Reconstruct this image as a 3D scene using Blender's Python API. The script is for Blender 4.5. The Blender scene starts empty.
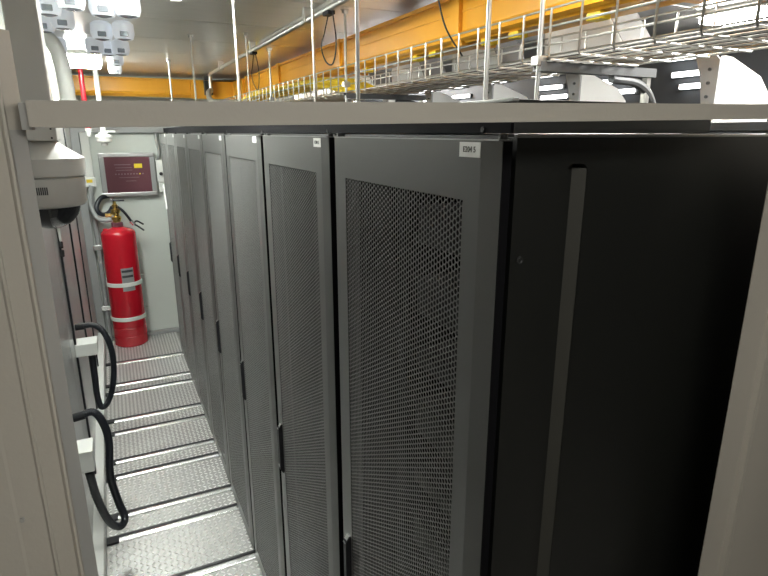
import bpy, bmesh, math, random
from mathutils import Vector, Matrix
random.seed(7)
sc = bpy.context.scene
col = sc.collection
PI = math.pi

# ------------------------------------------------------------------ camera
YAW, PITCH, ROLL, FPX = 0.4472, 0.2694, 0.0, 562.8
fw = Vector((math.sin(YAW)*math.cos(PITCH), math.cos(YAW)*math.cos(PITCH), -math.sin(PITCH)))
rt = Vector((math.cos(YAW), -math.sin(YAW), 0))
up = rt.cross(fw)
cam_d = bpy.data.cameras.new('camera'); cam = bpy.data.objects.new('camera', cam_d); col.objects.link(cam)
cam_d.sensor_width = 36; cam_d.lens = FPX*36/768; cam_d.clip_start = .02
cam.matrix_world = Matrix(((rt.x, up.x, -fw.x, -.4242), (rt.y, up.y, -fw.y, -.5654), (rt.z, up.z, -fw.z, 1.9972), (0, 0, 0, 1)))
sc.camera = cam
# ------------------------------------------------------------------ world, exposure
w = bpy.data.worlds.new('world'); sc.world = w; w.use_nodes = True
w.node_tree.nodes['Background'].inputs[0].default_value = (.9, .95, 1, 1)
w.node_tree.nodes['Background'].inputs[1].default_value = .05
sc.view_settings.view_transform = 'Standard'; sc.view_settings.look = 'None'
sc.view_settings.gamma = 1; sc.view_settings.use_curve_mapping = False
sc.view_settings.exposure = 1.35
LAMP_AISLE, FILL_NEAR, FILL_FRONT, LAMP_FILL_REAR, STRIP = 28.0, 28.0, 4.3, 28.0, 4.5

# ------------------------------------------------------------------ materials
def mat(name, c, rough=.5, metal=0.0, noise=0.0, nscale=8.0, bump=0.0, bscale=60.0, stretch=None, spec=None, emit=None, coat=0.0, trans=0.0):
    m = bpy.data.materials.new(name); m.use_nodes = True
    nt = m.node_tree; b = nt.nodes['Principled BSDF']
    b.inputs['Base Color'].default_value = (*c, 1); b.inputs['Roughness'].default_value = rough
    b.inputs['Metallic'].default_value = metal
    if spec is not None: b.inputs['Specular IOR Level'].default_value = spec
    if coat: b.inputs['Coat Weight'].default_value = coat; b.inputs['Coat Roughness'].default_value = .08
    if trans: b.inputs['Transmission Weight'].default_value = trans
    if emit: b.inputs['Emission Color'].default_value = (*emit[0], 1); b.inputs['Emission Strength'].default_value = emit[1]
    tc = nt.nodes.new('ShaderNodeTexCoord'); mp = nt.nodes.new('ShaderNodeMapping')
    nt.links.new(tc.outputs['Object'], mp.inputs[0])
    if stretch: mp.inputs['Scale'].default_value = stretch
    if noise:
        n = nt.nodes.new('ShaderNodeTexNoise'); n.inputs['Scale'].default_value = nscale; n.inputs['Detail'].default_value = 5
        nt.links.new(mp.outputs[0], n.inputs['Vector'])
        mx = nt.nodes.new('ShaderNodeMix'); mx.data_type = 'RGBA'
        mx.inputs[6].default_value = (*[v*(1-noise) for v in c], 1); mx.inputs[7].default_value = (*[min(1, v*(1+noise)) for v in c], 1)
        nt.links.new(n.outputs['Fac'], mx.inputs[0]); nt.links.new(mx.outputs[2], b.inputs['Base Color'])
        mr = nt.nodes.new('ShaderNodeMapRange'); mr.inputs[3].default_value = max(.02, rough*(1-noise)); mr.inputs[4].default_value = min(1, rough*(1+noise))
        nt.links.new(n.outputs['Fac'], mr.inputs[0]); nt.links.new(mr.outputs[0], b.inputs['Roughness'])
    if bump:
        n2 = nt.nodes.new('ShaderNodeTexNoise'); n2.inputs['Scale'].default_value = bscale; n2.inputs['Detail'].default_value = 3
        nt.links.new(mp.outputs[0], n2.inputs['Vector'])
        bp = nt.nodes.new('ShaderNodeBump'); bp.inputs['Strength'].default_value = bump; bp.inputs['Distance'].default_value = .002
        nt.links.new(n2.outputs['Fac'], bp.inputs['Height']); nt.links.new(bp.outputs[0], b.inputs['Normal'])
    return m
M = {}
M['beige'] = mat('beige_frame_paint', (.42, .397, .345), .42, 0, .06, 5, .12, 220)
M['beige_dark'] = mat('grey_reveal_paint', (.34, .34, .32), .45, 0, .05)
M['black'] = mat('black_powder_coat', (.018, .019, .018), .42, 0, .08, 14, .10, 700)
M['rack_side'] = mat('black_side_panel', (.0075, .0082, .0070), .42, 0, .1, 3, .06, 600)
M['door'] = mat('charcoal_door_coat', (.098, .100, .096), .38, 0, .05, 10, .08, 900)
M['mesh'] = mat('perforated_steel', (.15, .152, .147), .36, .0, .05, 10)
M['void'] = mat('shade_black', (.005, .005, .006), .8, spec=.08)  # near-black painted in for the shade inside racks and door gaps
M['server'] = mat('server_steel', (.35, .355, .35), .35, .8, .1)
M['chassis'] = mat('server_chassis', (.008, .008, .009), .35, .4, .1)
M['slot'] = mat('slot_ramp_lit', (.045, .045, .038), .5)  # pale tone for the lit face of the slot
M['steel'] = mat('brushed_steel', (.58, .585, .58), .34, .75, .10, 5, .03, 90, (1, 1, 14))
M['ceil'] = mat('ceiling_sheet_steel', (.72, .70, .66), .30, .65, .10, 3, .03, 40, (1, 9, 1))
M['white'] = mat('white_paint', (.72, .74, .70), .4, 0, .03)
M['endwall'] = mat('pale_grey_wall_paint', (.60, .645, .60), .45, 0, .03, 3)
M['trim'] = mat('grey_trim', (.33, .345, .34), .4, .2, .05)
M['plate'] = mat('diamond_plate', (.48, .48, .465), .48, .9, .15, 18, .05, 150)
M['tread'] = mat('tread_ridge', (.97, .97, .95), .30, .45)
M['chrome'] = mat('bright_rail', (.84, .85, .84), .25, .85, .05)
M['rubber'] = mat('black_rubber', (.012, .013, .016), .5)
M['hose'] = mat('black_corrugated_hose', (.013, .016, .022), .36, 0, 0, 1)
M['red'] = mat('red_enamel', (.47, .010, .022), .22, 0, .05, 6, coat=.4)
M['brass'] = mat('brass', (.66, .47, .16), .28, 1.0, .12, 40)
M['maroon'] = mat('maroon_glass', (.135, .055, .068), .18, 0, .04)
M['panel_print'] = mat('panel_print', (.24, .16, .18), .5)
M['yellow_label'] = mat('yellow_label', (.80, .60, .03), .5)
M['yellow'] = mat('orange_raceway_plastic', (.92, .44, .035), .34, 0, .05, 4)
M['fibre'] = mat('yellow_fibre_cable', (.95, .68, .03), .4, 0, .1, 30)
M['galv'] = mat('galvanised_wire', (.62, .61, .57), .3, .85, .1, 30)
M['rod'] = mat('threaded_rod_zinc', (.58, .58, .56), .32, .9, .1, 60)
M['strut'] = mat('dark_strut', (.06, .064, .066), .45, .3, .1)
M['bracket'] = mat('dark_bracket_steel', (.12, .125, .125), .45, .3, .1)
M['hoodw'] = mat('white_plastic', (.82, .83, .80), .38, 0, .02)
M['hoodt'] = mat('white_translucent_plastic', (.88, .89, .86), .38)
for _n, _f in (('hoodw', .3), ('hoodt', .75)):
    _nt = M[_n].node_tree
    _tr = _nt.nodes.new('ShaderNodeBsdfTranslucent'); _tr.inputs[0].default_value = (.93, .94, .92, 1)
    _mx = _nt.nodes.new('ShaderNodeMixShader'); _mx.inputs[0].default_value = _f
    _nt.links.new(_nt.nodes['Principled BSDF'].outputs[0], _mx.inputs[1]); _nt.links.new(_tr.outputs[0], _mx.inputs[2])
    _nt.links.new(_mx.outputs[0], _nt.nodes['Material Output'].inputs[0])
M['hoodg'] = mat('grey_plastic', (.30, .31, .31), .5, 0, .12, 30)
M['camw'] = mat('camera_shell_white', (.50, .50, .475), .35, 0, .02)
M['domeglass'] = mat('smoked_dome', (.012, .013, .016), .05, 0, coat=.6)
M['paper'] = mat('paper', (.85, .86, .84), .6)
M['ink'] = mat('ink', (.05, .05, .055), .6)
M['cable'] = mat('black_cable', (.012, .012, .013), .5)
M['darkwall'] = mat('dark_back_panel', (.045, .05, .055), .5, .1, .1)
M['lamp'] = mat('led_diffuser', (.9, .9, .9), .4, emit=((.97, 1, .95), LAMP_AISLE))
M['filln'] = mat('added_fill_near', (.9, .9, .9), .4, emit=((.98, 1, .95), FILL_NEAR))
M['lamps'] = mat('added_fill_slim', (.9, .9, .9), .4, emit=((1, .98, .94), 10.0))  # emission of the added slim fill light
M['fillf'] = mat('added_fill_front', (.9, .9, .9), .4, emit=((1, .97, .91), FILL_FRONT))
M['lampfillr'] = mat('led_lamp_and_fill_rear', (.9, .9, .9), .4, emit=((1, .98, .95), LAMP_FILL_REAR))  # shared by the rear lamp and two added fill lights
M['tube'] = mat('led_strip', (.9, .9, .9), .4, emit=((1, 1, 1), STRIP))
M['cup'] = mat('cup_white_glow', (.80, .84, .89), .3, 0, .03, emit=((.85, .92, 1), .10))  # slight emission put into the shell to whiten the cups
M['cupglass'] = mat('lamp_cup_lens', (.38, .42, .47), .12, .5)
M['concrete'] = mat('grey_floor_paint', (.30, .29, .27), .5, 0, .08)

# ------------------------------------------------------------------ mesh builder
class MB:
    def __init__(s): s.v = []; s.f = []; s.smooth = []
    def add(s, vs, fs, sm=False):
        o = len(s.v); s.v += [tuple(v) for v in vs]; s.f += [tuple(i+o for i in f) for f in fs]; s.smooth += [sm]*len(fs); return s
    def box(s, x0, x1, y0, y1, z0, z1, bev=0.0):
        if bev:
            bm = bmesh.new(); bmesh.ops.create_cube(bm, size=1)
            for v in bm.verts: v.co = Vector(((x0+x1)/2+v.co.x*(x1-x0), (y0+y1)/2+v.co.y*(y1-y0), (z0+z1)/2+v.co.z*(z1-z0)))
            bmesh.ops.bevel(bm, geom=bm.edges[:], offset=bev, segments=2, affect='EDGES', profile=.5)
            bm.verts.index_update(); s.add([v.co for v in bm.verts], [[v.index for v in f.verts] for f in bm.faces]); bm.free(); return s
        return s.add([(x0,y0,z0),(x1,y0,z0),(x1,y1,z0),(x0,y1,z0),(x0,y0,z1),(x1,y0,z1),(x1,y1,z1),(x0,y1,z1)],
                     [(0,3,2,1),(4,5,6,7),(0,1,5,4),(1,2,6,5),(2,3,7,6),(3,0,4,7)])
    def prism(s, poly, axis, a, b):
        n = len(poly)
        def P(p, t): return {'x': (t, p[0], p[1]), 'y': (p[0], t, p[1]), 'z': (p[0], p[1], t)}[axis]
        s.add([P(p, a) for p in poly]+[P(p, b) for p in poly],
              [tuple(range(n))[::-1], tuple(range(n, 2*n))]+[(i, (i+1) % n, n+(i+1) % n, n+i) for i in range(n)]); return s
    def lathe(s, prof, c=(0,0,0), n=32, axis='z'):
        vs = []; fs = []
        for r, h in prof:
            for i in range(n):
                a = 2*PI*i/n; u, v = r*math.cos(a), r*math.sin(a)
                vs.append({'z': (c[0]+u, c[1]+v, c[2]+h), 'x': (c[0]+h, c[1]+u, c[2]+v), 'y': (c[0]+u, c[1]+h, c[2]+v)}[axis])
        for k in range(len(prof)-1):
            for i in range(n): fs.append((k*n+i, k*n+(i+1) % n, (k+1)*n+(i+1) % n, (k+1)*n+i))
        s.add(vs, fs, True)
        s.add(vs[:n], [tuple(range(n))[::-1]]); s.add(vs[-n:], [tuple(range(n))]); return s
    def tube(s, pts, r, n=10, ribs=0.0):
        pts = [Vector(p) for p in pts]; vs = []; fs = []; u = None
        for i, p in enumerate(pts):
            t = (pts[min(i+1, len(pts)-1)]-pts[max(i-1, 0)]).normalized()
            if u is None:
                u = t.orthogonal().normalized()
            else:
                u = (u-t*u.dot(t)).normalized()
            v = t.cross(u); rr = r*(1+(ribs if i % 2 else 0))
            for k in range(n):
                a = 2*PI*k/n; vs.append(p+(u*math.cos(a)+v*math.sin(a))*rr)
        for i in range(len(pts)-1):
            for k in range(n): fs.append((i*n+k, i*n+(k+1) % n, (i+1)*n+(k+1) % n, (i+1)*n+k))
        s.add(vs, fs, True); s.add(vs[:n], [tuple(range(n))[::-1]]); s.add(vs[-n:], [tuple(range(n))]); return s
    def mesh(s, name, m, off=(0,0,0)):
        me = bpy.data.meshes.new(name)
        me.from_pydata([(v[0]-off[0], v[1]-off[1], v[2]-off[2]) for v in s.v], [], s.f)
        me.polygons.foreach_set('use_smooth', s.smooth)
        bm = bmesh.new(); bm.from_mesh(me); bmesh.ops.recalc_face_normals(bm, faces=bm.faces[:]); bm.to_mesh(me); bm.free()
        if any(s.smooth): me.set_sharp_from_angle(angle=math.radians(33))
        me.materials.append(M[m]); return me

WL = {}
def tagp(o, label=None, cat=None, group=None, kind=None):
    for k, v in (('label', label), ('category', cat), ('group', group), ('kind', kind)):
        if v: o[k] = v
    return o
def obj(name, mb, m, parent=None, **kw):
    """mesh in world coordinates; origin at parent's (or bbox base)"""
    off = WL.get(parent.name, (0,0,0)) if parent else None
    if off is None:
        xs = [v[0] for v in mb.v]; ys = [v[1] for v in mb.v]; zs = [v[2] for v in mb.v]
        off = ((min(xs)+max(xs))/2, (min(ys)+max(ys))/2, min(zs))
    o = bpy.data.objects.new(name, mb.mesh(name, m, off)); col.objects.link(o)
    if parent: o.parent = parent; WL[o.name] = off
    else: o.location = off; WL[o.name] = off
    return tagp(o, **kw)
def thing(name, loc, label=None, cat=None, group=None, kind=None):
    o = bpy.data.objects.new(name, None); o.empty_display_size = .05; col.objects.link(o); o.location = loc; WL[o.name] = tuple(loc)
    return tagp(o, label, cat, group, kind)
def copy_tree(o, parent=None):
    c = o.copy(); col.objects.link(c); c.parent = parent
    for ch in list(o.children): copy_tree(ch, c)
    return c
def spline(pts, n=10):
    P = [Vector(p) for p in pts]; P = [P[0]*2-P[1]]+P+[P[-1]*2-P[-2]]; out = []
    for i in range(1, len(P)-2):
        for k in range(n):
            t = k/n; a, b, c, d = P[i-1:i+3]
            out.append(.5*((2*b)+(c-a)*t+(2*a-5*b+4*c-d)*t*t+(3*b-a-3*c+d)*t**3))
    out.append(P[-2]); return out
def text_mb(s, size, origin, ux, uz, depth=.0004):
    cu = bpy.data.curves.new('txt', 'FONT'); cu.body = s; cu.size = size; cu.align_x = 'CENTER'; cu.align_y = 'CENTER'; cu.resolution_u = 2; cu.extrude = depth
    o = bpy.data.objects.new('txt', cu); col.objects.link(o)
    dg = bpy.context.evaluated_depsgraph_get(); me = bpy.data.meshes.new_from_object(o.evaluated_get(dg))
    ux, uz, og = Vector(ux), Vector(uz), Vector(origin); un = ux.cross(uz)
    mb = MB(); mb.add([og+ux*v.co.x+uz*v.co.y+un*v.co.z for v in me.vertices], [tuple(p.vertices) for p in me.polygons])
    bpy.data.objects.remove(o); bpy.data.curves.remove(cu); bpy.data.meshes.remove(me); return mb

# ================================================================== SETTING
XL, XF, YE, ZC, XR = -.70, -.65, 5.40, 2.50, 2.45
floor = obj('floor', MB().box(XL-.9, XR, -3.0, YE+.06, -.12, -.012), 'concrete', kind='structure')
# diamond plates and rails of the aisle floor
rails = [-.02, .38, .58, 1.0, 1.19, 1.60, 1.80, 2.207, 2.40, 2.793, 2.975, 3.357, 3.556, 4.04, 4.207, 4.70]
edges = rails+[YE]
def tread_mb(x0, x1, y0, y1):
    mb = MB(); p = .0255; nx = int((x1-x0-.012)/p); ny = int((y1-y0-.012)/p)
    for j in range(ny):
        for i in range(nx):
            cx = x0+.006+(x1-x0-.012)*(i+.5)/nx; cy = y0+.006+(y1-y0-.012)*(j+.5)/ny
            a = PI/4 if (i+j) % 2 else -PI/4
            d = Vector((math.cos(a), math.sin(a), 0)); e = Vector((-d.y, d.x, 0)); c = Vector((cx, cy, 0))
            L, W, h = .0135, .0042, .0026
            mb.add([c-d*L, c-d*L*.3-e*W, c+d*L*.3-e*W, c+d*L, c+d*L*.3+e*W, c-d*L*.3+e*W, c-d*L*.45+Vector((0,0,h)), c+d*L*.45+Vector((0,0,h))],
                   [(0,1,6),(1,2,7,6),(2,3,7),(3,4,7),(4,5,6,7),(5,0,6)], False)
    return mb
for a, b in zip(edges[:-1], edges[1:]):
    ya, yb = a+.024, b-.034 if b < YE else b-.05
    pl = obj('floor_plate', MB().box(XF, .02, ya, yb, -.010, 0, .0015), 'plate', floor)
    obj('tread_pattern', tread_mb(XF, .02, ya, yb), 'tread', pl, kind='stuff')
for y in rails:
    arc = [(y-.033, -.006)]+[(y-.013-.020*math.cos(PI*k/8), .001+.008*math.sin(PI*k/8)) for k in range(9)]+[(y+.007, -.006)]
    r = obj('floor_rail', MB().prism(arc, 'x', XF+.055, .02), 'chrome', floor)
    obj('rubber_gasket', MB().box(XF, .02, y+.007, y+.0235, -.008, .007), 'rubber', r)
    obj('rail_end_cap', MB().box(XF, XF+.057, y-.034, y+.008, -.008, .010, .002), 'rubber', r)
# left wall: steel panels with open seams
wall_left = obj('wall_left', MB().box(XL-.06, XL-.012, -.05, YE+.06, -.012, ZC+.06), 'darkwall', kind='structure')
ys = [-.04, .80, 1.64, 2.48, 3.32, 4.16, 5.0, 5.38]
for a, b in zip(ys[:-1], ys[1:]):
    obj('wall_panel', MB().box(XL-.014, XL, a+.004, b-.004, .02, 2.06, .002), 'steel', wall_left)
    obj('wall_panel', MB().box(XL-.014, XL, a+.004, b-.004, 2.066, ZC, .002), 'white', wall_left)
for y in (1.80, 2.72, 3.60, 4.44):
    obj('seam_dark_strip', MB().box(XL-.002, XL+.010, y-.006, y+.004, .10, 2.06, .001), 'rubber', wall_left)  # dark strip standing for the dark near face of a proud panel
    obj('seam_edge', MB().box(XL-.002, XL+.012, y+.004, y+.03, .10, 2.06, .002), 'steel', wall_left)
bl = obj('baseboard_left', MB().box(XL-.002, XF-.001, -.04, YE-.03, -.012, .10, .004), 'white', kind='structure')
wall_back = obj('wall_back', MB().box(XL-.06, XR+.06, YE, YE+.06, -.012, ZC+.06), 'endwall', kind='structure')
obj('skirting', MB().box(XF, .3, YE-.045, YE, -.01, .035, .003), 'trim', wall_back)
obj('top_rail', MB().box(XL, XR, YE-.05, YE, 1.995, 2.06, .003), 'trim', wall_back)
obj('corner_strip', MB().box(XL, XL+.07, YE-.05, YE, 0, 2.0, .004), 'trim', wall_back)
wall_right = obj('wall_right', MB().box(XR, XR+.06, -3.0, YE, -.012, ZC+.06), 'darkwall', kind='structure')
wall_rear = obj('wall_front', MB().box(XL-.96, XR+.06, -3.06, -3.0, -.012, ZC+.06), 'beige', kind='structure')
wall_fl = obj('wall_entry', MB().box(XL-.96, XL-.9, -3.0, -.05, -.012, ZC+.06), 'beige', kind='structure')
wall_j = obj('wall_jamb_side', MB().box(XL-.9, -.585, -.06, 0, -.012, 2.06), 'beige', kind='structure')
ceiling = obj('ceiling', MB().box(XL-.96, XR+.06, -3.06, YE+.06, ZC+.012, ZC+.06), 'trim', kind='structure')
yy = [-3.0+.6*i for i in range(15)]
for a in yy:
    b = min(a+.6, YE)
    if b > a+.05: obj('ceiling_panel', MB().box(XL-.9 if b < -.05 else XL, XR, a+.003, b-.003, ZC-.001, ZC+.014, .003), 'ceil', ceiling)

# ---- door frame
zs = lambda x: 2.0+(x+.476)*.0171
jl = [(-.4815,-.035),(-.476,-.066),(-.4845,-.0775),(-.4852,-.0800),(-.4868,-.0808),(-.4882,-.0798),(-.489,-.0785),(-.5020,-.0785),(-.5028,-.0802),(-.5042,-.0806),(-.5055,-.0796),(-.506,-.0785),(-.524,-.0785),(-.5262,-.0792),(-.60,-.0800),(-.60,-.035)]
t1 = obj('trim_1', MB().prism(jl, 'z', 0, 2.066), 'beige', kind='structure')
obj('reveal_strip', MB().prism([(-.4842,-.0782),(-.4755,-.0664),(-.4808,-.036),(-.4842,-.036)], 'z', 0, 1.999), 'beige_dark', t1)
obj('screw', MB().lathe([(.0018, -.003), (.0018, 0)], (-.5215, -.0785, 1.690), 10, 'y'), 'beige_dark', t1)
jr = [(.495,-.035),(.404,-.0785),(.403,-.08),(.458,-.08),(.462,-.0875),(.470,-.0875),(.476,-.081),(.4805,-.071),(.482,-.071),(.486,-.0795),(.64,-.0795),(.64,-.035)]
t3 = obj('trim_3', MB().prism(jr, 'z', 0, 2.066), 'beige', kind='structure')
lx0, lx1 = -.4715, .62
def lint(x0, x1, y0, y1, a, b):
    return MB().add([(x0,y0,zs(x0)+a),(x1,y0,zs(x1)+a),(x1,y1,zs(x1)+a),(x0,y1,zs(x0)+a),(x0,y0,zs(x0)+b),(x1,y0,zs(x1)+b),(x1,y1,zs(x1)+b),(x0,y1,zs(x0)+b)],
                    [(0,3,2,1),(4,5,6,7),(0,1,5,4),(1,2,6,5),(2,3,7,6),(3,0,4,7)])
t2 = obj('trim_2', lint(lx0, lx1, -.082, -.058, .0010, .0190), 'beige', kind='structure')
obj('lip', lint(lx0+.01, lx1, -.0845, -.060, .0002, .0018), 'beige', t2)
obj('end_bracket', lint(-.4765, -.4705, -.079, -.055, -.001, .0175), 'beige_dark', t2)
wj2 = obj('wall_entry_side', MB().box(.60, XR, -.072, -.05, -.012, 1.99), 'beige', kind='structure')

# ================================================================== SERVER RACKS
HT = 1.988; DW = .553; MY0, MY1, MZ0, MZ1 = .075, .497, .10, 1.910
def perforated():
    p = .0094; pc = p*math.sqrt(3)/2; vs = []; fs = []
    ro, ri = p/math.sqrt(3), .00432
    ang = [PI/3*k for k in range(6)]
    nc = int((MY1-MY0+.010)/pc); nr = int((MZ1-MZ0+.010)/p)
    for i in range(nc+1):
        for j in range(nr+1-(i % 2)):
            cy = MY0-.004+pc*i; cz = MZ0-.004+p*(j+.5*(i % 2)); o = len(vs)
            for x, r in ((.0015, ro), (.0015, ri), (.0028, ri)): vs += [(x, cy+r*math.cos(a), cz+r*math.sin(a)) for a in ang]
            fs += [(o+k, o+(k+1) % 6, o+6+(k+1) % 6, o+6+k) for k in range(6)]+[(o+6+k, o+6+(k+1) % 6, o+12+(k+1) % 6, o+12+k) for k in range(6)]
    me = bpy.data.meshes.new('perforated_panel'); me.from_pydata(vs, [], fs); me.materials.append(M['mesh']); return me
rack = thing('server_rack', (0, 0, 0), 'x', 'server rack', 'row of black server racks along the aisle')
b = MB()
b.box(.060, 1.10, .560, .598, .03, HT+.006).box(.026, 1.10, .020, .560, HT-.02, HT+.006).box(.026, 1.10, .020, .560, .03, .09).box(1.08, 1.10, .02, .56, .09, HT-.02)
obj('cabinet_frame', b, 'black', rack)
obj('inner_shade_sheet', MB().box(.07, 1.08, .556, .5605, .09, HT-.021).box(.07, 1.08, .0175, .0205, .09, HT-.021).box(.07, 1.08, .02, .56, HT-.024, HT-.0195), 'void', rack)  # near-black sheets painting in the shade inside the cabinet
obj('front_post', MB().box(.055, .065, .553, .560, .03, HT), 'void', rack)
for y0, y1 in ((.03, .075), (.51, .555)): obj('mounting_rail', MB().box(.15, .165, y0, y1, .09, HT-.02), 'void', rack)
# near side panel with its long finger slot
s = MB()
sx0, sx1, sz0, sz1 = .109, .144, .22, 1.958
s.box(.026, sx0, 0, .018, .03, HT+.004).box(sx1, 1.10, 0, .018, .03, HT+.004).box(sx0, sx1, 0, .018, .03, sz0).box(sx0, sx1, 0, .018, sz1, HT+.004)
for zc, sg in ((sz1, 1),):
    for xc, sx in ((sx0, 1), (sx1, -1)):
        r_ = .010; pts = [(xc, zc)]+[(xc+sx*(r_-r_*math.cos(PI/2*k/5)), zc-r_+r_*math.sin(PI/2*k/5)) for k in range(6)]
        s.prism(pts, 'y', 0, .017)
sp = obj('side_panel', s, 'rack_side', rack)
obj('slot_base', MB().prism([(sx0, .014), (.1305, .014), (.1305, .018), (sx0, .018)], 'z', sz0, sz1), 'rack_side', sp)
obj('slot_ramp', MB().prism([(.1300, .0145), (sx1+.0002, .0008), (sx1+.0002, .018), (.1300, .018)], 'z', sz0, sz1-.006), 'slot', sp, label='sloped edge of the finger slot, light painted in as a pale tone')  # paler than the panel, painting in light on the aisle-facing slope
obj('screw', MB().lathe([(.0055, .002), (.0055, -.0015), (.004, -.002), (.0025, -.0005), (.0006, -.0005)], (.041, 0, 1.838), 14, 'y'), 'black', sp)
obj('top_highlight', MB().box(.024, 1.10, -.002, .004, HT+.003, HT+.0075, .001), 'server', sp, label='thin bright highlight painted along the top edge')  # bright strip painting in the highlight along the rack top
# door
d = MB()
fold = .037
d.prism([(.0045, 0), (0, fold), (.018, fold), (.018, 0)], 'z', .03, HT)
d.box(0, .018, fold, MY0, .03, HT).box(0, .018, MY1, DW, .03, HT).box(0, .018, MY0, MY1, MZ1, HT).box(0, .018, MY0, MY1, .03, MZ0)
door = obj('door', d, 'door', rack)
pm = bpy.data.objects.new('perforated_panel', perforated()); col.objects.link(pm); pm.parent = door; pm['kind'] = 'stuff'; WL[pm.name] = (0,0,0)
obj('top_edge_highlight', MB().box(-.0006, .0185, .001, DW, HT-.0004, HT+.0012), 'server', door)  # pale strip painting in the highlight on the door top
obj('edge_shade_strip', MB().box(.0055, .0185, -.0012, .0003, .03, HT-.001), 'void', door)  # dark strip over the door edge, painting in shade between doors
obj('hinge', MB().lathe([(.0055, 0), (.0055, .007), (.003, .008)], (.012, .010, HT), 12), 'black', door)
h = MB().prism([(-.004, .875), (-.014, .890), (-.014, 1.046), (-.004, 1.058), (.0, 1.058), (.0, .88)], 'y', .503, .518)
obj('handle', h, 'rubber', door)
obj('handle_pivot', MB().prism([(-.0155, 1.042), (-.0045, 1.0605), (-.001, 1.0605), (-.0115, 1.042)], 'y', .504, .517), 'chrome', door, label='bright chrome tip of the handle')
obj('handle_lock', MB().lathe([(.006, -.0165), (.006, -.012)], (0, .5095, .905), 12, 'x'), 'chrome', door)
obj('plinth', MB().box(.03, 1.08, .02, .58, -.012, .03), 'black', rack)
st = obj('name_sticker', MB().box(-.0012, .0002, .038, .085, HT-.0215, HT-.0025), 'paper', rack, label='white paper label with printed code')
proto_children = list(rack.children)
ordn = ['nearest the camera, showing its plain side panel', 'second from the camera', 'third from the camera', 'fourth from the camera', 'fifth from the camera', 'sixth from the camera', 'seventh from the camera', 'farthest away beside the end wall']
racks = [rack]
for k in range(1, 8):
    c = copy_tree(rack); c.location = (0, .6*k, 0); racks.append(c)
for k, r in enumerate(racks): r['label'] = 'black server rack with perforated door, '+ordn[k]
for k in range(8):
    r = racks[k]
    nm = [c for c in r.children if c.name.startswith('name_sticker')][0]
    t = text_mb('E204 %d' % (5,), .0105, (-.0014, .0615, HT-.012), (0, -1, 0), (0, 0, 1)) if k < 2 else None
    if t:
        o = bpy.data.objects.new('printed_code', t.mesh('printed_code', 'ink')); col.objects.link(o); o.parent = nm
# servers seen through the nearest mesh door
for i, (z, hh) in enumerate(((.50, .086), (.68, .086), (.98, .086), (1.16, .044), (1.30, .086), (1.47, .044), (1.60, .086), (1.76, .086))):
    sv = thing('rack_server', (.12, .3, z), 'grey rack server behind the nearest mesh door, %s in the stack' % ['lowest', 'second lowest', 'third from bottom', 'fourth from bottom', 'fourth from top', 'third from top', 'second from top', 'topmost'][i], 'server', 'servers in the nearest rack')
    obj('chassis', MB().box(.188, .85, .078, .508, z, z+hh), 'chassis', sv)
    obj('bezel', MB().box(.175, .188, .076, .510, z+.002, z+hh-.002, .003), 'chassis', sv)
    obj('ear', MB().box(.164, .188, .060, .076, z, z+hh, .002), 'chassis', sv); obj('ear', MB().box(.164, .188, .510, .526, z, z+hh, .002), 'chassis', sv)
# tag hanging on the last rack
tg = thing('hanging_tag', (-.01, 4.72, 1.36), 'white paper tag hanging from the farthest rack door', 'tag')
obj('strip', MB().prism([(4.64, 1.36), (4.675, 1.36), (4.75, 1.54), (4.705, 1.54)], 'x', -.014, -.004), 'paper', tg)
obj('hook', MB().tube([(-.008, 4.70, 1.53), (-.012, 4.75, 1.545), (-.004, 4.80, 1.555), (.0, 4.80, 1.555)], .006, 8), 'paper', tg)
# black cable trough on the rack tops
tr = thing('cable_trough', (.2, 2.4, HT+.006), 'long black cable trough lying on top of the racks', 'cable trough')
obj('trough_body', MB().box(.036, .405, .02, 4.70, HT+.008, HT+.049, .001), 'black', tr)
obj('trough_lid_edge', MB().box(.030, .040, .018, 4.70, HT+.046, HT+.0505, .001), 'server', tr)
obj('trough_side', MB().box(.0315, .036, .021, 4.70, HT+.008, HT+.046), 'void', tr)
for k in range(8): obj('bolt', MB().lathe([(.004, 0), (.004, -.004)], (.034, .08+.6*k, HT+.013), 8, 'x'), 'cable', tr)

# ================================================================== END WALL
cp = thing('control_panel', (-.26, YE, 1.42), 'maroon glass control panel in grey frame on the end wall', 'control panel')
y0, y1 = YE-.065, YE
obj('enclosure', MB().box(-.50, -.02, y0+.012, y1, 1.415, 1.815, .004), 'trim', cp)
for a in ((-.50,-.02,1.415,1.452),(-.50,-.02,1.778,1.815)): obj('frame_bar', MB().box(a[0], a[1], y0, y0+.03, a[2], a[3], .006), 'steel', cp)
for a in ((-.50,-.455),(-.065,-.02)): obj('frame_bar', MB().box(a[0], a[1], y0+.001, y0+.03, 1.452, 1.778, .005), 'trim', cp)
scr = obj('glass_screen', MB().box(-.456, -.064, y0+.006, y0+.02, 1.452, 1.778), 'maroon', cp, label='maroon glass screen with small print')
obj('yellow_sticker', MB().box(-.205, -.135, y0+.003, y0+.0062, 1.675, 1.715), 'yellow_label', scr)
for z, xa, xb, hh in ((1.705, -.375, -.235, .006), (1.678, -.37, -.225, .004), (1.655, -.365, -.225, .004), (1.588, -.345, -.17, .003), (1.555, -.29, -.20, .003)):
    obj('print_line', MB().box(xa, xb, y0+.004, y0+.0062, z, z+hh), 'panel_print', scr)
for i in range(10):
    obj('indicator', MB().box(-.375+.026*i, -.363+.026*i, y0+.003, y0+.0062, 1.617, 1.627), 'panel_print' if i != 8 else 'yellow_label', scr)
jb = thing('switch_box', (.02, YE, 1.45), 'white switch box with a dark knob beside the control panel', 'switch box')
obj('box_body', MB().box(-.012, .10, YE-.055, YE, 1.535, 1.745, .006), 'white', jb)
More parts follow.
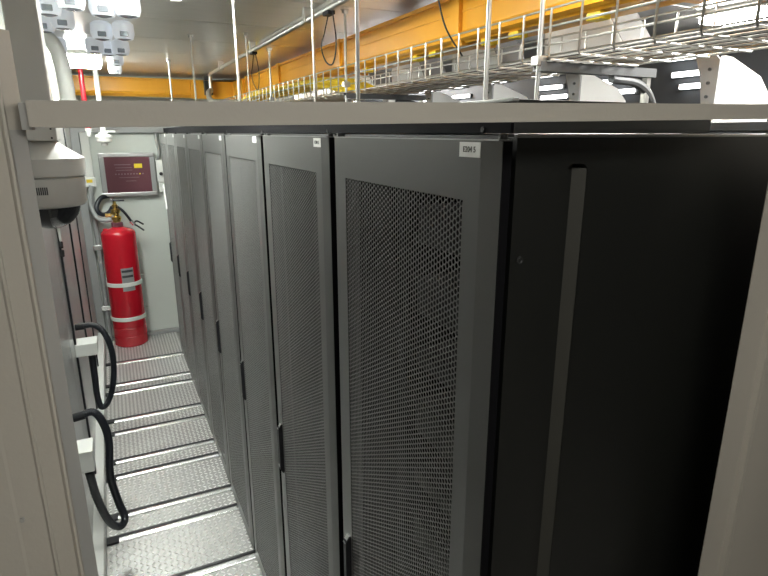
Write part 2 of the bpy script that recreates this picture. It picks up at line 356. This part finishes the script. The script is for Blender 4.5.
obj('box_lower', MB().box(-.005, .09, YE-.05, YE, 1.445, 1.530, .006), 'white', jb)
obj('knob', MB().lathe([(.016, -.02), (.016, 0), (.010, .0)], (.026, YE-.055, 1.615), 14, 'y'), 'cable', jb)
obj('flexible_conduit', MB().tube(spline([(.015, YE-.03, 1.99), (.02, YE-.04, 1.90), (.03, YE-.05, 1.83), (.02, YE-.05, 1.78), (.015, YE-.03, 1.745)]), .014, 10, .12), 'trim', jb)
# trunking with yellow label
tk = thing('cable_trunking', (-.59, YE-.02, 1.55), 'pale vertical cable trunking with yellow label in the far corner', 'trunking')
obj('trunk', MB().box(-.625, -.555, YE-.085, YE-.05, 1.585, 2.0, .004), 'white', tk)
obj('outlet_box', MB().box(-.632, -.545, YE-.095, YE-.05, 1.515, 1.60, .005), 'white', tk)
obj('label_plate', MB().box(-.62, -.57, YE-.098, YE-.095, 1.555, 1.585), 'yellow_label', tk)
obj('riser', MB().tube([(-.595, YE-.07, 1.52), (-.595, YE-.07, 1.0), (-.60, YE-.07, .02)], .022, 14), 'trim', tk)
for z in (.93, .33): obj('pipe_clamp', MB().box(-.64, -.555, YE-.10, YE-.045, z, z+.045, .004), 'chrome', tk)
# red gas cylinder
CX, CY, R = -.412, 5.215, .152
gc = thing('gas_cylinder', (CX, CY, 0), 'red fire suppression gas cylinder standing against the end wall', 'gas cylinder')
prof = [(R-.012, .0), (R, .012), (R, .10), (R-.004, .105), (R, .11), (R, .185), (R-.004, .19), (R, .195), (R, 1.085)]+[(R*math.cos(a)*.62+R*.38, 1.085+.058*math.sin(a)) for a in [PI/2*k/6 for k in range(1, 6)]]+[(.05, 1.148), (.036, 1.155), (.036, 1.17)]
obj('cylinder_body', MB().lathe(prof, (CX, CY, 0), 48), 'red', gc)
for z in (.600, .262):
    st_ = obj('strap', MB().lathe([(R+.001, z), (R+.006, z+.002), (R+.006, z+.036), (R+.001, z+.038)], (CX, CY, 0), 48), 'white', gc, label='white steel retaining strap')
    obj('strap_foot', MB().box(CX-R-.035, CX+R+.035, YE-.028, YE, z, z+.038, .004), 'white', st_)
    obj('bolt', MB().lathe([(.010, -.045), (.010, 0)], (CX-R-.022, YE, z+.06), 10, 'y'), 'cable', st_)
def arc_patch(a0, a1, z0, z1, r, n=10):
    mb = MB(); vs = []
    for k in range(n+1):
        a = a0+(a1-a0)*k/n
        for z in (z0, z1):
            vs.append((CX+r*math.cos(a), CY+r*math.sin(a), z))
    mb.add(vs, [(2*k, 2*k+2, 2*k+3, 2*k+1) for k in range(n)]); return mb
lb = obj('data_label', arc_patch(-PI*.54, -PI*.31, .56, .78, R+.0012), 'trim', gc, label='grey printed data label')
for z in (.60, .69, .74): obj('print_line', arc_patch(-PI*.53, -PI*.32, z, z+.022, R+.002), 'ink', lb)
obj('neck_ring', MB().lathe([(.046, 1.150), (.050, 1.155), (.050, 1.19), (.042, 1.195)], (CX, CY, 0), 20), 'maroon', gc)
v = obj('valve', MB().lathe([(.034, 1.19), (.034, 1.215), (.044, 1.217), (.044, 1.245), (.030, 1.25), (.030, 1.275), (.041, 1.28), (.041, 1.315), (.026, 1.32), (.026, 1.355), (.015, 1.36), (.015, 1.385)], (CX, CY, 0), 14), 'brass', gc, label='brass valve')
obj('outlet', MB().tube([(CX, CY, 1.262), (CX-.09, CY, 1.262)], .018, 10), 'brass', v)
obj('lever', MB().box(CX-.02, CX+.085, CY-.010, CY+.010, 1.385, 1.40, .003), 'hose', v)
obj('valve_cap', MB().lathe([(.012, 1.385), (.014, 1.41), (.006, 1.415)], (CX-.02, CY, 0), 10), 'chrome', v)
obj('lifting_lug', MB().lathe([(.022, 1.08), (.022, 1.135), (.012, 1.145)], (CX-.105, CY-.02, 0), 12), 'red', gc)
obj('pressure_hose', MB().tube(spline([(CX+.02, CY, 1.335), (CX+.06, CY-.03, 1.30), (CX+.10, CY-.04, 1.24), (CX+.125, CY-.03, 1.19)]), .012, 10), 'hose', gc)
obj('hose_fitting', MB().tube([(CX+.120, CY-.03, 1.20), (CX+.145, CY-.03, 1.165)], .018, 10), 'chrome', gc)
for dz, dx in ((.0, 0), (.045, .012)):
    obj('wire_lead', MB().tube(spline([(CX+.135, CY-.03, 1.172), (CX+.17, CY-.02, 1.15+dz), (CX+.225, CY+.0, 1.10+dz*1.3)]), .008, 8), 'hose', gc)
hs = thing('discharge_hose', (-.56, YE-.1, 1.25), 'dark corrugated hose curling from the control panel to the brass valve', 'hose')
obj('hose_tube', MB().tube(spline([(-.455, YE-.03, 1.425), (-.52, YE-.08, 1.41), (-.565, YE-.12, 1.34), (-.555, YE-.14, 1.285), (-.51, YE-.15, 1.265), (-.465, YE-.17, 1.285), (-.43, CY, 1.335)], 14), .020, 12, .08), 'hose', hs)
hg = thing('riser_hose', (-.6, YE-.12, 1.2), 'grey hose dropping from the trunking and bending into the cylinder valve', 'hose')
obj('hose_tube', MB().tube(spline([(-.585, YE-.11, 1.53), (-.605, YE-.12, 1.42), (-.605, YE-.13, 1.32), (-.57, YE-.15, 1.24), (-.51, YE-.18, 1.215), (-.455, CY, 1.225), (-.43, CY, 1.262)], 14), .021, 12, .04), 'trim', hg)

# ---- red pipe and detector hanging from the ceiling
rp = thing('sprinkler_pipe', (-.537, 4.78, 2.0), 'red vertical pipe with white nozzle hanging behind the lintel', 'pipe')
obj('pipe', MB().tube([(-.537, 4.78, ZC), (-.537, 4.78, 2.03)], .020, 16), 'red', rp)
obj('nozzle', MB().lathe([(.022, 2.03), (.024, 2.01), (.018, 2.0), (.016, 1.97), (.008, 1.965)], (-.537, 4.78, 0), 16), 'white', rp)
sd = thing('smoke_detector', (-.43, 4.78, 1.93), 'white smoke detector hanging on a white pipe from the ceiling', 'smoke detector')
obj('drop_pipe', MB().tube([(-.43, 4.78, ZC), (-.43, 4.78, 2.0)], .020, 16), 'white', sd)
obj('arm', MB().box(-.45, -.34, 4.772, 4.788, 2.0, 2.012), 'white', sd)
obj('detector_base', MB().lathe([(.036, 2.0), (.036, 1.985), (.062, 1.98), (.065, 1.96), (.060, 1.956)], (-.43, 4.78, 0), 28), 'white', sd)
obj('detector_head', MB().lathe([(.056, 1.956), (.056, 1.928), (.048, 1.920), (.027, 1.917), (.027, 1.895), (.02, 1.893)], (-.43, 4.78, 0), 28), 'camw', sd)

# ================================================================== LEFT WALL FITTINGS
def junction(name, x1, ya, yb, za, zb, label):
    t = thing(name, (XL, (ya+yb)/2, za), label, 'junction box')
    obj('box_body', MB().box(XL, x1, ya, yb, za, zb-.004, .003), 'white', t)
    obj('box_lid', MB().box(XL, x1+.002, ya-.002, yb+.002, zb-.004, zb, .0015), 'white', t)
    return t
ja = junction('junction_box', -.592, 2.70, 2.82, .826, .895, 'small white junction box on the left wall below the farther black hose loop')
obj('cable_gland', MB().lathe([(.016, .826), (.016, .81), (.012, .80)], (-.625, 2.76, 0), 12), 'cable', ja)
jb2 = junction('junction_box', -.6235, 1.85, 1.97, .614, .712, 'small white junction box on the left wall above the nearer black hose loop')
obj('cable_gland', MB().lathe([(.016, .614), (.016, .60), (.012, .59)], (-.652, 1.91, 0), 12), 'cable', jb2)
def hose(pts, r, label, base):
    t = thing('hose_loop', base, label, 'hose', 'black hose loops on the left wall')
    obj('hose_tube', MB().tube(spline(pts, 16), r, 12, .10), 'hose', t)
    e = Vector(pts[0]); f = (Vector(pts[1])-e).normalized()
    obj('end_fitting', MB().tube([e-f*.02, e+f*.03], r*1.2, 12), 'rubber', t)
hose([(-.68, 2.92, .93), (-.61, 2.90, .937), (-.56, 2.87, .90), (-.530, 2.85, .80), (-.530, 2.85, .68), (-.552, 2.84, .555), (-.590, 2.82, .475), (-.622, 2.80, .475), (-.632, 2.79, .56), (-.628, 2.78, .68), (-.625, 2.76, .80)], .0155, 'farther black corrugated hose looping down from the left wall', (-.6, 2.85, .48))
hose([(-.68, 2.12, .752), (-.615, 2.11, .765), (-.580, 2.10, .70), (-.570, 2.10, .60), (-.584, 2.10, .43), (-.566, 2.10, .28), (-.548, 2.09, .195), (-.572, 2.06, .172), (-.610, 2.02, .24), (-.640, 1.97, .40), (-.652, 1.92, .58)], .0165, 'nearer black corrugated hose looping down almost to the floor', (-.6, 2.1, .17))
wc = thing('wall_cable', (XL, 2.45, 1.35), 'thin white cable with dark plugs hanging on the left wall below the dome camera', 'cable')
obj('cable', MB().tube(spline([(XL+.012, 2.60, 1.75), (XL+.012, 2.66, 1.60), (XL+.012, 2.72, 1.46)]), .007, 8), 'white', wc)
for z in (1.455, 1.41): obj('plug', MB().tube([(XL+.012, 2.72, z), (XL+.012, 2.70, z-.025)], .009, 8), 'cable', wc)

# ---- dome camera on its column
DX, DY = -.5545, .935
dc = thing('dome_camera', (DX, DY, 1.79), 'white dome surveillance camera with smoked glass hanging from a square column', 'camera')
obj('hanging_column', MB().box(-.582, -.519, DY-.045, DY+.045, 2.008, ZC, .004), 'camw', dc)
obj('mount_box', MB().box(-.600, -.5165, DY-.055, DY+.055, 1.980, 2.012, .003), 'camw', dc)
for x in (-.527, -.59):
    for z in (1.986, 2.005): obj('screw', MB().lathe([(.0022, -.0575), (.0022, -.05)], (x, DY, z), 8, 'y'), 'cable', dc)
obj('shell', MB().lathe([(.030, 1.982), (.034, 1.976), (.060, 1.958), (.0842, 1.942), (.0832, 1.905), (.080, 1.9045)], (DX, DY, 0), 48), 'camw', dc)
obj('lower_ring', MB().lathe([(.074, 1.906), (.074, 1.901), (.0795, 1.8995), (.0765, 1.845), (.071, 1.837), (.066, 1.835)], (DX, DY, 0), 48), 'camw', dc)
vent = obj('vent', MB().box(DX-.034, DX+.008, DY-.0787, DY-.070, 1.866, 1.884), 'camw', dc)
for i in range(11): obj('vent_slot', MB().box(DX-.034+.0038*i, DX-.0318+.0038*i, DY-.0797, DY-.070, 1.867, 1.883), 'ink', vent)
obj('dome_glass', MB().lathe([(.062*math.cos(a), 1.839-.056*math.sin(a)) for a in [PI/2*k/10 for k in range(10)]]+[(.002, 1.783)], (DX, DY, 0), 40), 'domeglass', dc)
# white elbow behind the column
el = thing('white_elbow_pipe', (-.57, 2.6, 2.2), 'thick white bent pipe beside the dome camera column', 'pipe')
obj('pipe', MB().tube(spline([(-.66, 2.5, 2.42), (-.60, 2.5, 2.40), (-.565, 2.5, 2.33), (-.555, 2.5, 2.22), (-.553, 2.5, 2.10)]), .032, 16), 'white', el)
obj('collar', MB().lathe([(.038, 2.10), (.038, 2.14), (.034, 2.145)], (-.553, 2.5, 0), 20), 'white', el)

# ================================================================== CEILING ITEMS
def batten(x0, x1, y0, y1, m, label, z=ZC):  # visible lamps and added fill lights share this shape
    t = thing('ceiling_light', ((x0+x1)/2, (y0+y1)/2, z-.06), label, 'ceiling lamp', 'ceiling lamps')
    obj('housing', MB().box(x0-.012, x1+.012, y0-.012, y1+.012, z-.025, z, .004), 'white', t)
    obj('diffuser', MB().box(x0, x1, y0, y1, z-.05, z-.022, .008), m, t)
batten(-.60, -.39, 3.72, 4.35, 'lamp', 'bright white ceiling lamp at the far end of the aisle')
batten(-.30, -.12, 1.12, 1.74, 'filln', 'added fill light over the near part of the aisle, out of view')  # added out of view to brighten the rack fronts
batten(1.95, 2.32, .98, 1.24, 'lampfillr', 'large white ceiling lamp behind the racks')
batten(1.15, 1.55, .0, .34, 'lampfillr', 'added fill light above the rear corner of the nearest rack, out of view')  # added out of view to brighten the white guides
batten(.50, .58, .10, .60, 'lamps', 'added slim fill light over the nearest rack, out of view')  # added out of view to brighten the raceway
batten(1.3, 1.5, 3.2, 4.2, 'lampfillr', 'added far fill light behind the racks')  # added to brighten the space behind the racks
batten(-.6, .35, -1.15, -.80, 'fillf', 'added fill light in the space before the door frame, out of view')  # added behind the camera to brighten the jambs and lintel
cups = [(-.685,2.02),(-.56,2.05),(-.477,1.90),(-.375,1.99),(-.29,1.955),(-.528,2.36),(-.61,2.48),(-.38,2.60),(-.287,2.555),(-.60,3.215),(-.416,3.13),(-.352,3.21),(-.285,3.16),(-.30,3.73),(-.295,4.34)]
cups[0] = (-.63, 2.02)
def cup_label(i):
    row = lambda q: 0 if q[1] < 2.2 else 1 if q[1] < 2.9 else 2 if q[1] < 3.5 else 3
    r = row(cups[i]); mates = sorted([q for q in cups if row(q) == r]); n = mates.index(cups[i])
    pos = 'only one' if len(mates) == 1 else 'leftmost' if n == 0 else 'rightmost' if n == len(mates)-1 else ['', 'second from left', 'third from left', 'fourth from left'][n]
    return 'white cup-shaped ceiling spotlight, %s in the %s row' % (pos, ['nearest', 'second', 'third', 'farthest'][r])
cup0 = thing('lamp_cup', (0, 0, ZC-.085), 'x', 'spotlight', 'white spotlight cups on the ceiling')
obj('cup_shell', MB().lathe([(.030, ZC), (.046, ZC-.012), (.048, ZC-.055), (.040, ZC-.078), (.034, ZC-.080), (.036, ZC-.070)], (0, 0, 0), 24), 'cup', cup0)
obj('lens', MB().lathe([(.036, ZC-.070), (.030, ZC-.079), (.012, ZC-.084), (.002, ZC-.085)], (0, 0, 0), 20), 'cupglass', cup0)
clip = obj('clip', MB().box(-.018, .018, -.050, -.040, ZC-.072, ZC-.050, .003), 'cupglass', cup0)
for i, (x, y) in enumerate(cups):
    c = cup0 if i == 0 else copy_tree(cup0)
    c.location = (x, y, ZC-.085); c['label'] = cup_label(i)
# threaded rods
def rod(x, y, z0, r, label, clampz=None):
    t = thing('threaded_rod', (x, y, z0), label, 'threaded rod', 'threaded rods hanging from the ceiling')
    obj('shaft', MB().tube([(x, y, z0), (x, y, ZC)], r, 10), 'rod', t)
    obj('anchor_nut', MB().lathe([(r*2.4, ZC-.016), (r*2.4, ZC-.004), (r*3.4, ZC-.003), (r*3.4, ZC)], (x, y, 0), 6), 'rod', t)
    obj('nut', MB().lathe([(r*2.2, z0+.004), (r*2.2, z0+.014)], (x, y, 0), 6), 'rod', t)
    if clampz: obj('clamp', MB().box(x-.014, x+.014, y-.014, y+.014, clampz-.010, clampz+.012, .002), 'galv', t)
ZT = HT+.0505
rod(.05, 3.98, ZT, .0055, 'front threaded rod farthest from the camera')
rod(.05, 2.80, ZT, .0055, 'front threaded rod third from the camera')
rod(.05, 1.68, ZT, .0055, 'front threaded rod second from the camera, before the steel conduit')
rod(.05, .545, ZT, .0040, 'front threaded rod nearest the camera, crossing the orange raceway')
rod(.30, .457, ZT, .0048, 'middle threaded rod nearest the camera, before the wire basket')
rod(.30, 1.54, ZT, .0045, 'middle threaded rod second from the camera, by the black cable loop')
rod(.30, 2.61, ZT, .0040, 'middle threaded rod farthest from the camera')
BX, BX2, BZ, BT = .57, .87, 2.172, 2.282
rod(.555, .60, 2.0, .0060, 'threaded rod at the nearest basket bracket', 2.165)
rod(.555, 1.86, 2.0, .0060, 'threaded rod at the second basket bracket', 2.20)
rod(.555, 3.12, 2.0, .0060, 'threaded rod at the third basket bracket', 2.20)
# wire basket
wb = thing('wire_basket_tray', (BX, 2.0, BZ), 'galvanised wire basket cable tray running above the racks', 'cable tray')
yb0, yb1 = -.04, 5.0
for x, z in [(BX, BT), (BX, BT-.04), (BX, BZ+.03), (BX, BZ)]+[(BX+.043*i, BZ) for i in range(1, 7)]+[(BX2, BZ), (BX2, BT-.05), (BX2, BT)]:
    obj('long_wire', MB().tube([(x, yb0, z), (x, yb1, z)], .0027, 6), 'galv', wb)
cwm = MB().tube([(BX-.004, 0, BT), (BX-.004, 0, BZ+.004), (BX, 0, BZ-.004), (BX2, 0, BZ-.004), (BX2+.004, 0, BZ), (BX2+.004, 0, BT)], .0030, 6).mesh('cross_wire', 'galv', (BX, 2.0, BZ))
for i in range(50):
    o = bpy.data.objects.new('cross_wire', cwm); col.objects.link(o); o.parent = wb; o.location = (0, .0+.1*i, 0)
    o.location.y = -.02+.1*i+0.0
# strut brackets under the basket
for k, y in enumerate((.60, 1.86, 3.12)):
    t = thing('strut_bracket', (.7, y, 2.0), 'dark steel strut bracket under the wire basket, %s' % ['nearest the camera', 'second from the camera', 'farthest'][k], 'bracket', 'strut brackets')
    obj('channel', MB().prism([(y-.015, 2.142), (y+.015, 2.142), (y+.015, 2.164), (y+.010, 2.164), (y+.010, 2.148), (y-.010, 2.148), (y-.010, 2.164), (y-.015, 2.164)], 'x', .55, .95), 'bracket', t)
    obj('post', MB().box(.925, .940, y-.008, y+.008, HT+.006, 2.143), 'galv', t)
    obj('brace', MB().tube(spline([(.80, y, 2.135), (.90, y, 2.125), (.96, y, 2.08), (.975, y, HT+.006)]), .012, 10), 'bracket', t)
    for x in (.55, .62, .69, .76): obj('bolt', MB().lathe([(.008, 2.155), (.008, 2.166)], (x, y, 0), 6), 'cable', t)
# orange raceway
rw = thing('fibre_raceway', (.78, 2.6, 2.305), 'orange plastic fibre raceway running the length of the racks', 'raceway')
x0, x1, z0, z1 = .75, .90, 2.303, 2.462
prof = [(x0+.016, z0), (x1-.016, z0), (x1, z0+.016), (x1, z1), (x1-.006, z1), (x1-.006, z0+.02), (x0+.006, z0+.02), (x0+.006, z1), (x0, z1), (x0, z0+.016)]
obj('trough', MB().prism(prof, 'y', -.04, 4.68), 'yellow', rw)
obj('top_lip', MB().box(x0-.012, x0+.004, -.04, 4.68, z1-.012, z1+.003, .003), 'yellow', rw)
obj('lower_ledge', MB().prism([(x0-.014, z0+.012), (x0, z0+.040), (x0, z0+.006)], 'y', -.04, 4.68), 'yellow', rw)
obj('middle_rib', MB().box(x0-.004, x0+.002, -.04, 4.68, z0+.098, z0+.104, .0015), 'yellow', rw)
for y in (.42, 1.28, 2.42, 3.6, 4.6):
    obj('coupler', MB().prism([(x0-.016, z1+.006), (x0-.016, z0+.035), (x0+.004, z0-.008), (x1-.004, z0-.008), (x1+.012, z0+.03), (x1+.012, z1+.006)], 'y', y-.03, y+.03), 'yellow', rw)
for y in (.62, .95, 1.10, 1.45, 1.60, 2.1):
    obj('cable_clip', MB().box(.76, .80, y, y+.05, z0-.022, z0-.001, .004), 'fibre', rw)
fr = thing('fibre_raceway', (0, 5.2, 2.3), 'orange fibre raceway crossing the far end wall', 'raceway')
obj('trough', MB().prism([(5.15, 2.463), (5.15, 2.325), (5.165, 2.31), (5.285, 2.31), (5.30, 2.325), (5.30, 2.463)], 'x', XL, .92), 'yellow', fr)
obj('top_lip', MB().box(XL, .92, 5.138, 5.154, 2.452, 2.466, .003), 'yellow', fr)
obj('lower_ledge', MB().prism([(5.136, 2.332), (5.15, 2.350), (5.15, 2.322)], 'x', XL, .92), 'yellow', fr)
obj('corner_piece', MB().prism([(.34, 5.12), (.72, 5.12), (.72, 4.70), (.90, 4.70), (.90, 5.10), (.34, 5.14)], 'z', 2.30, 2.455), 'yellow', fr)
# dark bracket column
obj('hanger_post', MB().box(.455, .525, 5.06, 5.12, 2.33, ZC, .003), 'strut', label='dark square hanger post before the far orange raceway', cat='post')
# steel conduit along the ceiling
cd = thing('steel_conduit', (.40, 2.5, 2.43), 'pale steel conduit running under the ceiling above the racks', 'conduit')
obj('pipe', MB().tube([(.40, -.0, 2.4525), (.40, 4.36, 2.4525), (.40, 4.40, 2.44), (.40, 4.41, 2.40), (.40, 4.41, 2.33)], .0125, 14), 'galv', cd)
obj('drop_hose', MB().tube(spline([(.40, 4.41, 2.33), (.37, 4.35, 2.30), (.37, 4.25, 2.24), (.44, 4.15, 2.21)]), .020, 10, .1), 'galv', cd)
for y in (.9, 1.9, 2.9, 3.9): obj('saddle', MB().box(.382, .418, y-.012, y+.012, 2.44, ZC, .002), 'galv', cd)
obj('back_rail', MB().box(.43, .45, 0, 2.9, ZC-.022, ZC-.002, .002), 'galv', cd)
# black cable loops from the conduit
for k, (y, dz) in enumerate(((1.66, .18), (2.9, .20))):
    t = thing('cable_loop', (.42, y, 2.44-dz), 'thin black cable loop hanging from the conduit, %s the camera' % ['nearer', 'farther from'][k], 'cable', 'black cable loops')
    obj('cable', MB().tube(spline([(.40, y-.02, 2.437), (.41, y+.06, 2.38), (.41, y+.10, 2.33), (.41, y+.05, 2.27), (.42, y, 2.44-dz), (.42, y-.04, 2.33), (.40, y-.06, 2.438)]), .0027, 8), 'cable', t)
    obj('clip', MB().box(.385, .415, y-.05, y+.01, 2.428, 2.442, .002), 'cable', t)
t = thing('hanging_cable', (.5, .99, 2.2), 'single thin black cable hanging before the orange raceway', 'cable')
obj('cable', MB().tube(spline([(.50, 1.03, ZC), (.51, 1.02, 2.40), (.53, 1.0, 2.30), (.58, .98, 2.22)]), .0026, 8), 'cable', t)
# yellow fibre bundle in the far part of the basket and black cables in it
for k in range(14):
    xx = .60+.018*k; q = .012*(k % 4)
    obj('fibre_cable', MB().tube(spline([(xx, 2.0, BZ+.012), (xx+.012*math.sin(k), 2.3, BZ+.05+q), (xx, 2.7, BZ+.085+q*.6), (xx-.008*math.cos(k), 3.4, BZ+.09+q*.6), (xx, 4.1, BZ+.08+q), (xx, 4.8, BZ+.05)], 8), .0085, 8), 'fibre', label='yellow fibre cable heaped in the far part of the wire basket', cat='cable', group='yellow fibre cables in the basket')
for k in range(3):
    xx = .70+.05*k
    obj('power_cable', MB().tube(spline([(xx, -.02, BZ+.012), (xx+.01, .7, BZ+.018), (xx-.012, 1.5, BZ+.012), (xx+.01, 2.0, BZ+.012)], 8), .0085, 8), 'cable', label='black power cable lying in the near part of the wire basket', cat='cable', group='black cables in the basket')
# white drop hoods under the raceway
for k in range(6):
    y = .725+.585*k; xa, xb, za, zb = .965, 1.10, 2.245, 2.352
    t = thing('drop_hood', (xa, y, za), 'white plastic drop hood below the orange raceway, %s from the camera' % ['first', 'second', 'third', 'fourth', 'fifth', 'sixth'][k], 'cable hood', 'white drop hoods')
    obj('hood_face', MB().prism([(y, za), (y+.34, za), (y+.34, zb), (y+.08, zb)], 'x', xa, xa+.002), 'hoodt', t)
    obj('hood_floor', MB().box(xa, xb, y, y+.34, za-.002, za), 'hoodt', t)
    obj('hood_side', MB().prism([(xa+.006, za), (xb, za), (xb, zb-.02), (xa+.006, zb)], 'y', y+.335, y+.34), 'hoodg', t)
    obj('hood_slope', MB().add([(xa+.005, y, za), (xb, y, za), (xb, y+.08, zb), (xa+.005, y+.08, zb), (xa+.005, y+.004, za), (xb, y+.004, za), (xb, y+.084, zb), (xa+.005, y+.084, zb)], [(0,1,2,3),(4,5,6,7),(0,1,5,4),(1,2,6,5),(2,3,7,6),(3,0,4,7)]), 'hoodg', t)
    obj('hanger', MB().box(xa+.05, xa+.06, y+.2, y+.22, zb-.01, ZC), 'galv', t)
# rear shelf and white waterfall guides standing on it
rs = thing('rear_shelf', (1.4, 2.4, 1.97), 'dark steel shelf behind the racks carrying the white guides', 'shelf')
obj('shelf_board', MB().box(1.13, 1.72, .30, 4.8, 2.0, 2.025, .003), 'strut', rs)
for y in (.4, 2.5, 4.6):
    for x in (1.16, 1.68): obj('leg', MB().box(x-.02, x+.02, y-.02, y+.02, -.012, 2.0), 'strut', rs)
for k in range(6):
    y = .64+.575*k; xg = 1.29; zz = 2.025
    t = thing('cable_guide', (xg+.1, y, zz), 'white cable guide with grey flange behind the racks, %s from the camera' % ['first', 'second', 'third', 'fourth', 'fifth', 'sixth'][k], 'cable guide', 'white cable guides behind the racks')
    obj('guide_face', MB().prism([(xg, zz), (xg, zz+.185), (xg+.012, zz+.198), (xg+.05, zz+.195), (xg+.20, zz+.145), (xg+.25, zz+.10), (xg+.27, zz+.05), (xg+.27, zz)], 'y', y, y+.012), 'hoodw', t)
    obj('flange', MB().prism([(y, zz), (y, zz+.185), (y+.02, zz+.205), (y+.085, zz+.205), (y+.06, zz+.14), (y+.045, zz+.06), (y+.045, zz)], 'x', xg-.008, xg), 'hoodg', t)
    obj('rim', MB().prism([(xg+.05, zz+.195), (xg+.20, zz+.145), (xg+.25, zz+.10), (xg+.25, zz+.09), (xg+.20, zz+.135), (xg+.05, zz+.185)], 'y', y+.012, y+.07), 'hoodg', t)
    for zq in (.04, .08, .12, .16): obj('rivet', MB().lathe([(.005, -.013), (.005, -.007)], (xg, y+.028, zz+zq), 8, 'x'), 'strut', t)
# dark back panel with light strips behind the racks
bp = thing('back_panel', (1.84, 2.4, HT), 'dark slotted panel standing behind the row of racks', 'panel')
obj('sheet', MB().box(1.835, 1.85, .02, 4.8, 0, 2.36, .002), 'darkwall', bp)
obj('cap_rail', MB().box(1.825, 1.86, .02, 4.8, 2.36, 2.39, .003), 'strut', bp)
place = ['nearest', 'second', 'third', 'fourth', 'fifth', 'farthest']
for k in range(6):
    for j, z in enumerate((2.185, 2.236, 2.304)):
        y = .985+.44*k+.045*j
        t = thing('light_strip', (1.82, y, z-.008), 'narrow white light strip, %s one in the %s row on the dark back panel' % (place[k], ['lower', 'middle', 'upper'][j]), 'light strip', ['lower', 'middle', 'upper'][j]+' row of light strips')
        obj('tube', MB().box(1.812, 1.826, y, y+.20, z-.010, z+.010, .003), 'tube', t)
        obj('holder', MB().box(1.824, 1.835, y-.015, y+.215, z-.013, z+.013, .002), 'strut', t)
for k, (y, x) in enumerate(((1.15, 1.45), (1.32, 1.45))):
    t = thing('cable_chute', (x, y, 2.24), 'dark grey rounded cable chute high above the racks, %s' % ['nearer one', 'farther one'][k], 'cable chute', 'dark cable chutes')
    obj('chute', MB().prism([(y, 2.23), (y+.10, 2.23), (y+.11, 2.36), (y+.08, 2.42), (y+.04, 2.43), (y+.01, 2.39)], 'x', x, x+.05), 'strut', t)
    obj('bracket', MB().prism([(y+.04, 2.42), (y+.06, 2.42), (y+.06, ZC), (y+.04, ZC)], 'x', x+.02, x+.035), 'hoodg', t)
